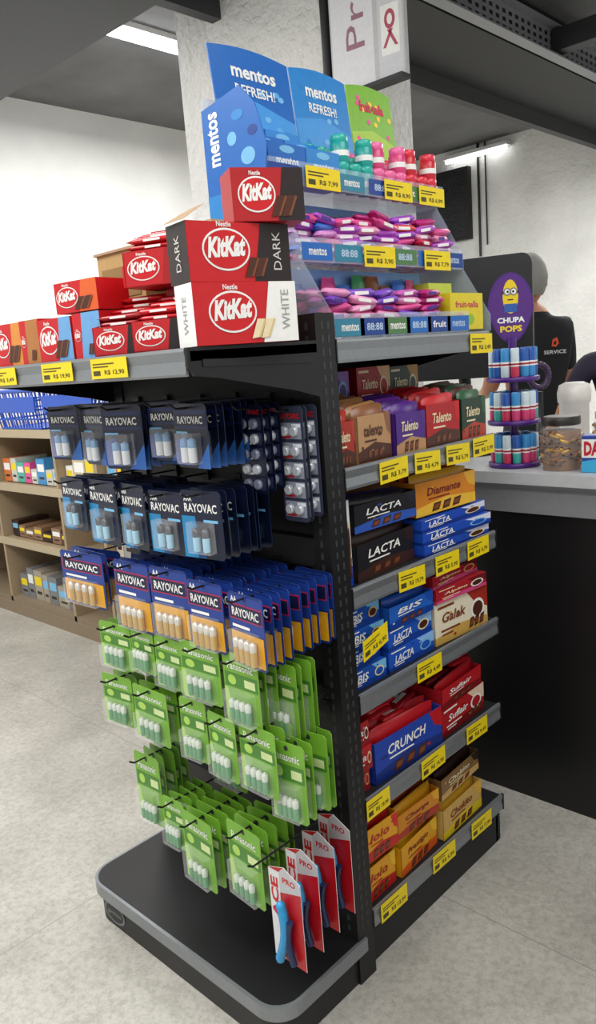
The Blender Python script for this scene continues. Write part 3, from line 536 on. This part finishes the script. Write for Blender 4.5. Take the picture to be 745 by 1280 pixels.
carton(.004,.136,z,.18,C('#1550b0'),'BIS',WHT,C('#0e3a90'),LBL,n=4,choc=False,ts=(.2,.35,.5,.75))
carton(.142,.326,z,.10,C('#1a54bc'),'LACTA',WHT,C('#0e3a90'),C('#8cb8ec'),n=2,choc=False,ts=(.12,.35,.52,.7))
disp(.146,.322,z+.102,.05,.070,C('#2060c0'),'BIS',WHT,[C('#1c4fb0',.3),C('#c8d8f0',.3)],C('#0e3a90'))
carton(.332,.556,z,.105,C('#e4dac0'),'Galak',C('#7a3a20'),C('#c8a050'),C('#a02a1c'),ts=(.12,.50,.56,.74))
carton(.334,.546,z+.107,.070,C('#a81a26'),'Alpino',CREAM,C('#c8487a'),C('#6a0f18'),n=2,choc=False)
loose(.34,.54,z+.178,-.02,[C('#c8385a',.25),C('#a01a2a',.25)],6)
mb=MB(); tag(mb,(-.004,.03,.705),nz(V(0,1,.25)),X_,.09,.045); mb.obj('price_card')
z=.391
carton(.004,.060,z,.17,C('#ac1820'),'kit',WHT,C('#8a0f16'),None,n=3,choc=False,ang=90)
disp(.068,.325,z,.100,.14,C('#1a3fa4'),'CRUNCH',WHT,[C('#b81a24',.3),C('#c82630',.3)],C('#0d2a78'),n=7,ang=87)
loose(.075,.32,z+.105,-.03,[C('#b81a24',.25),C('#c82630',.25),C('#a01420',.25)],12)
carton(.334,.553,z,.075,C('#ac161e'),'Suflair',WHT,C('#7a0e14'),C('#e8c8b0'),n=1)
disp(.334,.54,z+.078,.050,.065,C('#b41c24'),'Suflair',WHT,[C('#b81a24',.3),C('#8a1018',.3)],C('#7a0e14'))
loose(.335,.54,z+.135,-.02,[C('#b81a24',.25),C('#901420',.25)],6)
z=.119
YB=C('#dc9c18',.4)
disp(.004,.128,z,.085,.105,YB,'lolo',C('#a8201c'),[C('#e8b820',.3),C('#d89018',.3)],C('#b8201c')); disp(.004,.128,z+.107,.080,.10,YB,'lolo',C('#a8201c'),[C('#c8281c',.3),C('#e8b820',.3)],C('#b8201c'))
disp(.135,.308,z,.075,.095,YB,'Prestigio',C('#7a1d10'),[C('#e8b820',.3)],C('#d85a18')); disp(.135,.308,z+.097,.060,.085,C('#cc821a'),'Charge',C('#7a1d10'),[C('#e0a020',.3),C('#c8501c',.3)],C('#a8301c'))
disp(.315,.516,z,.080,.105,C('#c8a258'),'Chokito',C('#7a1d10'),[C('#d8a830',.3)],C('#dcc020')); disp(.315,.516,z+.110,.055,.10,C('#806038'),'Chokito',CREAM,[DKBR,CHOC],C('#c8a060'))
# ---------------------------------------------------------------- checkout counter
mb=MB(); Yc=.832
mb.bb(-.9,2.2,Yc+.01,1.55,FZ,.868,C('#0e0e10',.35)); mb.bb(-.9,2.2,Yc+.03,1.53,FZ,FZ+.06,BLK)
mb.bb(-.92,2.22,Yc,1.56,.868,.948,C('#85878a',.4)); mb.bb(-.93,2.23,Yc-.012,1.57,.948,.985,C('#c4c6c8',.35))
mb.bb(-.93,2.23,Yc-.014,Yc-.012,.944,.952,C('#5a5c5e',.4))
mb.obj('checkout_counter')
mb=MB(); a=V(.93,.36,0); 
P=[(0,0),(.46,0),(.46,.30)]+[(.46-.03+.03*math.cos(t),.30+.03*math.sin(t)) for t in np.linspace(.2,1.57,5)]+[(.03-.03*math.sin(t),.33-.0*t) for t in np.linspace(0,1.2,4)]
o=V(-.62,1.02,1.24); mb.prism([o+nz(a)*x+Z_*y*1.15 for x,y in P],V(-.02,.05,0)*.8,C('#191a1d',.5)); mb.rod(o+nz(a)*.23+V(-.01,.03,.05),V(-.41,1.15,.99),.02,BLK,12); mb.lathe((-.41,1.15,.986),Z_,[(.1,0),(.1,.01),(.03,.02)],BLK,20)
mb.obj('checkout_monitor')
lp=bpy.data.objects.new('lollipop_stand',None); scene.collection.objects.link(lp)
cx,cy=-.135,.945
mb=MB(); mb.rod((cx,cy,.986),(cx,cy,1.36),.012,PURP,12)
for zz in (.986,1.11,1.235): mb.lathe((cx,cy,zz),Z_,[(.072,0),(.076,.003),(.076,.012),(.070,.014)],PURP,28)
mb.obj('tiers',lp)
mb=MB(); lc=[C('#3a8cc8',.3),C('#d8487c',.3),C('#c8d8e0',.3),C('#2a58a8',.3),C('#c83a5a',.3),C('#40b0a8',.3)]
for q,zz in enumerate((1.000,1.124,1.249)):
    for k in range(13):
        t=2*math.pi*k/13; p=V(cx+.057*math.cos(t),cy+.057*math.sin(t),zz); r=.0128
        c=(lc[(1,5,4,5)[(k)%4]],lc[(1,5,4,1)[k%4]],lc[(0,3,2,4)[k%4]])[q]; c2=lc[(0,2,3)[(k+q)%3]]
        mb.lathe(p,Z_,[(r*.9,0),(r,.003),(r,.030)],c,12); mb.lathe(p+Z_*.030,Z_,[(r*1.01,0),(r*1.01,.014)],WHT,12); mb.lathe(p+Z_*.044,Z_,[(r,0),(r,.034),(r*.85,.038)],c2,12)
        mb.lathe(p+Z_*.034,Z_,[(r*1.03,0),(r*1.03,.005)],C('#a02040'),12)
mb.obj('lollipops',lp)
mb=MB(); aa=math.radians(38); u=V(math.cos(aa),math.sin(aa),0); n=V(math.sin(aa),-math.cos(aa),0); F=Fr(mb,V(cx,cy,1.345)-u*.065-n*.013,u,Z_,n,.13,.20)
pt=[(.5+.5*math.cos(t)*(1-.22*max(0,-math.sin(t))),.5+.5*math.sin(t)) for t in np.linspace(0,2*math.pi,28,endpoint=False)]
mb.prism([F.P(x,y,0) for x,y in pt],-n*.003,PURP); F.pg([(.5+(x-.5)*.92,.5+(y-.5)*.94) for x,y in pt],C('#54267e',.35),1)
F.ell(.5,.66,.17,.24,C('#e8c81c'),2); F.rect(.36,.44,.64,.56,C('#2a5aa8'),3); F.rect(.32,.70,.68,.74,BLK,3); F.ell(.43,.73,.08,.055,GREY,4); F.ell(.57,.73,.08,.055,GREY,4); F.ell(.43,.73,.055,.038,WHT,5); F.ell(.57,.73,.055,.038,WHT,5); F.ell(.44,.73,.025,.018,DKBR,6); F.ell(.56,.73,.025,.018,DKBR,6); F.rect(.44,.61,.56,.625,DKBR,4)
F.text('CHUPA',.20,.29,.80,.37,WHT,3,off=.04); F.text('POPS',.26,.16,.74,.25,C('#f4d21c'),3,off=.04)
mb.obj('sign',lp)
def jar(x,y,r,h,content,lid,name):
    mb=MB(); mb.lathe((x,y,.9865),Z_,[(r*.86,0),(r*.86,h*.74)],content,20)
    for i in range(60):
        t=random.uniform(0,6.28); zz=random.uniform(.01,h*.7); mb.bar((x+r*.86*math.cos(t),y+r*.86*math.sin(t),.99+zz),(-math.sin(t),math.cos(t),random.uniform(-.5,.5)),.03,.016,.012,random.choice([content,C('#c89830',.25,.3),C('#8a5214',.3),C('#5a3212',.3)]))
    mb.lathe((x,y,.986),Z_,[(r*.95,0),(r,.01),(r,h*.72),(r*.8,h*.82),(r*.8,h*.86)],CLR,24); mb.lathe((x,y,.985+h*.84),Z_,[(r*.84,0),(r*.86,.003),(r*.86,h*.14),(r*.8,h*.16)],lid,24)
    mb.obj(name)
jar(.022,.925,.060,.150,C('#7a4e12',.35),C('#26221e',.4),'candy_jar'); jar(.065,1.17,.055,.14,C('#9a6a1c',.35),C('#d8b040',.4),'candy_jar')
mb=MB(); mb.lathe((-.118,1.32,.986),Z_,[(.042,0),(.047,.01),(.047,.15),(.052,.155),(.054,.185),(.048,.21),(.03,.218)],C('#dcd8d2',.4),24); mb.obj('white_canister')
mb=MB(); mb.lathe((-.17,1.18,.986),Z_,[(.05,0),(.05,.012),(.012,.02),(.012,.20)],BLK,20)
for k in range(20):
    t=2*math.pi*k/20; t2=2*math.pi*(k+1)/20; c=V(-.17,1.18,1.235); n1=V(.72,.70,0)
    mb.rod(c+n1*.03*math.cos(t)+Z_*.036*math.sin(t),c+n1*.03*math.cos(t2)+Z_*.036*math.sin(t2),.010,C('#3a2548',.4),8)
mb.obj('tape_dispenser')
mb=MB(); F,_,_,_=frame_box(mb,(.104,.87,.9865),12,.12,.10,.05,C('#1f3f9a')); F.rect(0,.40,1,.9,WHT,1); F.text('DADO',.05,.45,.75,.85,RED,3,off=.05); F.pg([(0,0),(.5,0),(.3,.36),(0,.3)],C('#38a8d8'),1); mb.obj('snack_box',bevel=.002)
# ---------------------------------------------------------------- left wooden shelving with baskets
WD=C('#a08c70',.55); WD2=C('#857560',.6)
mb=MB(); Yl=.854; xr=-1.75
for zz in (1.05,.74,.41): mb.bb(-4.2,xr,Yl,1.32,zz,zz+.028,WD); mb.bb(-4.2,xr,Yl-.004,Yl,zz-.012,zz+.034,C('#b0a084',.5))
mb.bb(-4.2,xr,Yl,1.32,FZ+.07,FZ+.10,WD2); mb.bb(-4.2,xr,Yl-.01,Yl+.01,FZ,FZ+.07,WD2)
for xx in (-4.2,-3.45,-2.72,-2.33,xr-.02): mb.bb(xx,xx+.022,Yl,1.32,FZ,1.05,WD)
mb.bb(-4.2,xr,1.30,1.32,FZ,1.05,C('#a89c88',.6))
mb.obj('wooden_shelving')
def goods(x0,x1,z,hmin,hmax,cols,wmin=.06,wmax=.12,name='packaged_goods'):
    mb=MB(); x=x0
    while x<x1-wmin:
        w=min(random.uniform(wmin,wmax),x1-x); h=random.uniform(hmin,hmax); mb.bb(x,x+w-.006,Yl+.05,Yl+.25,z,z+h,random.choice(cols)); F=Fr(mb,(x,Yl+.05,z),X_,Z_,-Y_,w-.006,h); F.rect(.1,.5,.9,.8,random.choice([WHT,YEL,LBL]),1); F.rect(.2,.2,.8,.3,DKBR,1); x+=w
    mb.obj(name)
goods(-3.4,-2.75,.7745,.07,.15,[C('#3f8fc8'),C('#d07030'),PINK,C('#50b0a0'),C('#c8c8c0')]); goods(-2.69,-2.35,.7745,.1,.2,[C('#c8b890'),C('#b08a60'),WHT]); goods(-2.3,-1.8,.7745,.12,.2,[PINK,C('#c8b890'),WHT])
goods(-3.4,-2.75,.4445,.05,.10,[C('#5a3a28'),DKBR,C('#8a6a50')]); goods(-2.3,-1.8,.4445,.1,.2,[C('#9a9a98'),C('#c8c0b0')]); goods(-3.4,-2.75,FZ+.101,.1,.2,[C('#8a8a88'),C('#a09888'),C('#787a7c')])
BB=C('#1a4fb8',.35)
def basket(x0,x1,y0,y1,z,h):
    mb=MB(); t=.03
    def wall(p,q,pi,qi):
        p=np.array(p);q=np.array(q);pi=np.array(pi);qi=np.array(qi); n=14
        for k in range(n+1):
            a=p+(q-p)*k/n; b=pi+(qi-pi)*k/n; mb.rod(b,a,.004,BB,6)
        for s in (.0,.25,.5,.75,1): mb.rod(pi+(p-pi)*s,qi+(q-qi)*s,.005 if s<1 else .010,BB,6)
    T=[(x0,y0,z+h),(x1,y0,z+h),(x1,y1,z+h),(x0,y1,z+h)]; B=[(x0+t,y0+t,z+.005),(x1-t,y0+t,z+.005),(x1-t,y1-t,z+.005),(x0+t,y1-t,z+.005)]
    for i in range(4): wall(T[i],T[(i+1)%4],B[i],B[(i+1)%4])
    mb.bb(x0+t,x1-t,y0+t,y1-t,z,z+.006,BB); mb.bb(x0+.02,x1-.02,y0-.004,y0+.004,z+h*.45,z+h*.85,BB); mb.obj('shopping_basket')
basket(-2.80,-2.28,.87,1.25,1.0785,.21); basket(-3.36,-2.84,.87,1.25,1.0785,.21)
# ---------------------------------------------------------------- people
def person(name,loc,rot,scale,arms,shirt,pants,skin,hairc,seated=False,logo=None,sw=.18):
    par=bpy.data.objects.new(name,None); scene.collection.objects.link(par)
    J={'pel':(0,0,.95),'sp':(0,-.01,1.10),'ch':(0,-.01,1.30),'nb':(0,-.005,1.44),'nk':(0,.015,1.54)}
    Rr={'pel':(.150,.11),'sp':(.14,.10),'ch':(.16,.11),'nb':(.085,.075),'nk':(.055,.055)}
    E=[('pel','sp','shirt'),('sp','ch','shirt'),('ch','nb','shirt'),('nb','nk','neck')]
    for s,t in ((-1,'l'),(1,'r')):
        J['sh'+t]=(s*sw,-.01,1.405); Rr['sh'+t]=(.062,.062)
        e,w=arms; J['el'+t]=(s*e[0],e[1],e[2]); J['wr'+t]=(s*w[0],w[1],w[2]); Rr['el'+t]=(.043,.043); Rr['wr'+t]=(.028,.022)
        d=nz(V(*J['wr'+t])-V(*J['el'+t])); pm=V(*J['wr'+t])+d*.07; J['pm'+t]=tuple(pm); Rr['pm'+t]=(.036,.016)
        J['hp'+t]=(s*.09,0,.90); Rr['hp'+t]=(.095,.095)
        if seated: J['kn'+t]=(s*.12,.42,.92); J['an'+t]=(s*.12,.45,.48); J['to'+t]=(s*.12,.58,.45)
        else: J['kn'+t]=(s*.10,.02,.49); J['an'+t]=(s*.10,-.01,.09); J['to'+t]=(s*.11,.13,.035)
        Rr['kn'+t]=(.062,.062); Rr['an'+t]=(.045,.045); Rr['to'+t]=(.042,.032)
        E+=[('ch','sh'+t,'shirt'),('sh'+t,'el'+t,'uarm'),('el'+t,'wr'+t,'skin'),('wr'+t,'pm'+t,'skin'),('pel','hp'+t,'pants'),('hp'+t,'kn'+t,'pants'),('kn'+t,'an'+t,'pants'),('an'+t,'to'+t,'shoe')]
    def grow(J,Rr,E,root,lv):
        ks=list(J); me=bpy.data.meshes.new('b'); me.from_pydata([J[k] for k in ks],[(ks.index(a),ks.index(b)) for a,b,_ in E],[]); ob=bpy.data.objects.new('b',me); scene.collection.objects.link(ob)
        ob.modifiers.new('s','SKIN'); ob.modifiers['s'].use_smooth_shade=True; sd=ob.modifiers.new('ss','SUBSURF'); sd.levels=lv; sd.render_levels=lv
        for i,k in enumerate(ks): me.skin_vertices[0].data[i].radius=Rr[k]; me.skin_vertices[0].data[i].use_root=(k==root)
        m=bpy.data.meshes.new_from_object(ob.evaluated_get(bpy.context.evaluated_depsgraph_get())); bpy.data.objects.remove(ob); return m
    me=grow(J,Rr,E,'pel',2)
    mats=[shirt,pants,skin,C('#1a1a1c',.5)]
    for m in mats: me.materials.append(m)
    seg=[(V(*J[a]),V(*J[b]),l) for a,b,l in E]
    for p in me.polygons:
        c=V(*p.center); best=9;lab=0
        for a,b,l in seg:
            t=max(0,min(1,(c-a)@(b-a)/((b-a)@(b-a)))); d=np.linalg.norm(c-a-(b-a)*t)
            if d<best: best=d; lab={'shirt':0,'pants':1,'skin':2,'shoe':3,'neck':2 if t>.3 else 0,'uarm':0 if t<.72 else 2}[l]
        p.material_index=lab
    ob=bpy.data.objects.new('body',me); scene.collection.objects.link(ob); ob.parent=par
    for t,s in (('l',-1),('r',1)):
        wv=V(*J['wr'+t]); pv=V(*J['pm'+t]); d=nz(pv-wv); side=nz(np.cross(d,Z_)); up=np.cross(side,d); hj={};hr={};he=[]
        for k,(off,ln) in enumerate(((-.030,.062),(-.011,.075),(.009,.072),(.028,.055))):
            b=pv+side*off-d*.012
            for q,(fx,fz) in enumerate(((0,0),(.45,-.06),(.8,-.22),(1.0,-.42))): hj['%d%d'%(k,q)]=tuple(b+d*(ln+.02)*fx+up*ln*fz*.9); hr['%d%d'%(k,q)]=(.0095-.001*q,)*2
            he+=[('%d%d'%(k,q),'%d%d'%(k,q+1),'') for q in range(3)]
        b=wv+d*.025-side*s*.022
        for q in range(3): hj['t%d'%q]=tuple(b+(d*.6-side*s*.8)*.028*q); hr['t%d'%q]=(.011-.001*q,)*2
        he+=[('t0','t1',''),('t1','t2','')]
        hm=grow(hj,hr,he,'00',1); hm.materials.append(skin); ho=bpy.data.objects.new('hand',hm); scene.collection.objects.link(ho); ho.parent=par
    mb=MB(); nu,nv=28,20; Hc=V(0,.035,1.635)
    def hp(u,v,k=1.0):
        th=math.pi*v/nv; ph=2*math.pi*u/nu; x=math.sin(th)*math.cos(ph); y=math.sin(th)*math.sin(ph); z=math.cos(th)
        w=.076*(1-.22*max(0,-z)**1.3); dpt=.097 if y<0 else .092*(1-.10*max(0,-z))
        if y<0 and z<0: dpt*=1-.35*(-z)
        p=V(x*w,y*dpt,z*(.118 if z>0 else .122))
        if y>.75 and abs(x)<.22 and -.35<z<.15: p[1]+=.02*(1-abs(x)/.22)*(.4+(.15-z))
        return Hc+p*k
    P=[hp(a,b) for b in range(nv+1) for a in range(nu)]
    mb.add(P,[(b*nu+a,b*nu+(a+1)%nu,(b+1)*nu+(a+1)%nu,(b+1)*nu+a) for b in range(nv) for a in range(nu)],skin,True)
    Fs=[];Ph=[hp(a,b,1.07)+V(0,-.003,.002)+V(*[random.uniform(-.0012,.0012) for _ in range(3)]) for b in range(nv+1) for a in range(nu)]
    for b in range(nv):
        for a in range(nu):
            th=math.pi*(b+.5)/nv; ph=2*math.pi*(a+.5)/nu; y=math.sin(ph)*math.sin(th); z=math.cos(th)
            if z>.62 or (y<.45 and z>.15) or (y<-.05 and z>-.62): Fs.append((b*nu+a,b*nu+(a+1)%nu,(b+1)*nu+(a+1)%nu,(b+1)*nu+a))
    mb.add(Ph,Fs,hairc,True)
    for s in (-1,1):
        mb.lathe(Hc+V(s*.074,-.002,-.018),V(s,-.35,0),[(.004,0),(.016,.006),(.018,.012),(.011,.014)],skin,12,sx=1,sy=1.6)
        mb.lathe(Hc+V(s*.029,.078,.004),V(s*.2,1,0),[(.003,0),(.012,.004),(.011,.009),(.004,.012)],WHT,12); mb.lathe(Hc+V(s*.030,.0885,.004),V(0,1,0),[(.005,0),(.004,.003)],DKBR,10)
        mb.bar(Hc+V(s*.030,.090,.026),(1,0,s*-.1),.036,.006,.005,hairc)
        mb.rod(Hc+V(s*.078,-.01,.0),Hc+V(s*.06,.085,.006),.0018,BLK,6)
    mb.bar(Hc+V(0,.083,-.060),(1,0,0),.045,.012,.010,C('#9a4a42',.5))
    mb.obj('head',par)
    if logo:
        mb=MB(); F=Fr(mb,(-.005,-.130,1.28),X_,Z_,-Y_,.11,.08); F.text('SERVICE',.0,.0,1,.22,C('#c8c8c8'),1); F.pg([(.35,.45),(.55,.4),(.68,.6),(.6,.95),(.4,.85)],C('#d04a1c'),1); F.pg([(.42,.55),(.52,.52),(.58,.68),(.5,.78)],shirt,2); mb.obj('shirt_logo',par)
    par.location=loc; par.rotation_euler=(0,0,rot); par.scale=(scale,)*3
SK=C('#b07c5e',.5)
person('man',(-.855,2.5,FZ),math.radians(50),1.02,((.20,.06,1.13),(.16,.32,1.08)),C('#0f0f12',.85),C('#20222a',.8),SK,C('#8a8984',.9),logo=True,sw=.155)
person('seated_cashier',(-.235,2.12,-.10+FZ),math.radians(50),.98,((.26,.10,1.14),(.22,.34,1.08)),C('#241c32',.85),C('#20222a',.8),SK,C('#20150f',.8),seated=True,sw=.20)
mb=MB(); mb.bb(-.40,-.06,1.95,2.28,.60,.66,BLK); mb.rod((-.235,2.12,.02),(-.235,2.12,.62),.03,SIL,12); mb.lathe((-.235,2.12,FZ),Z_,[(.22,0),(.22,.02),(.05,.05)],BLK,20)
for k in range(24):
    t=2*math.pi*k/24; t2=2*math.pi*(k+1)/24; mb.rod((-.235+.2*math.cos(t),2.12+.2*math.sin(t),.31),(-.235+.2*math.cos(t2),2.12+.2*math.sin(t2),.31),.01,SIL,6)
mb.obj('stool')
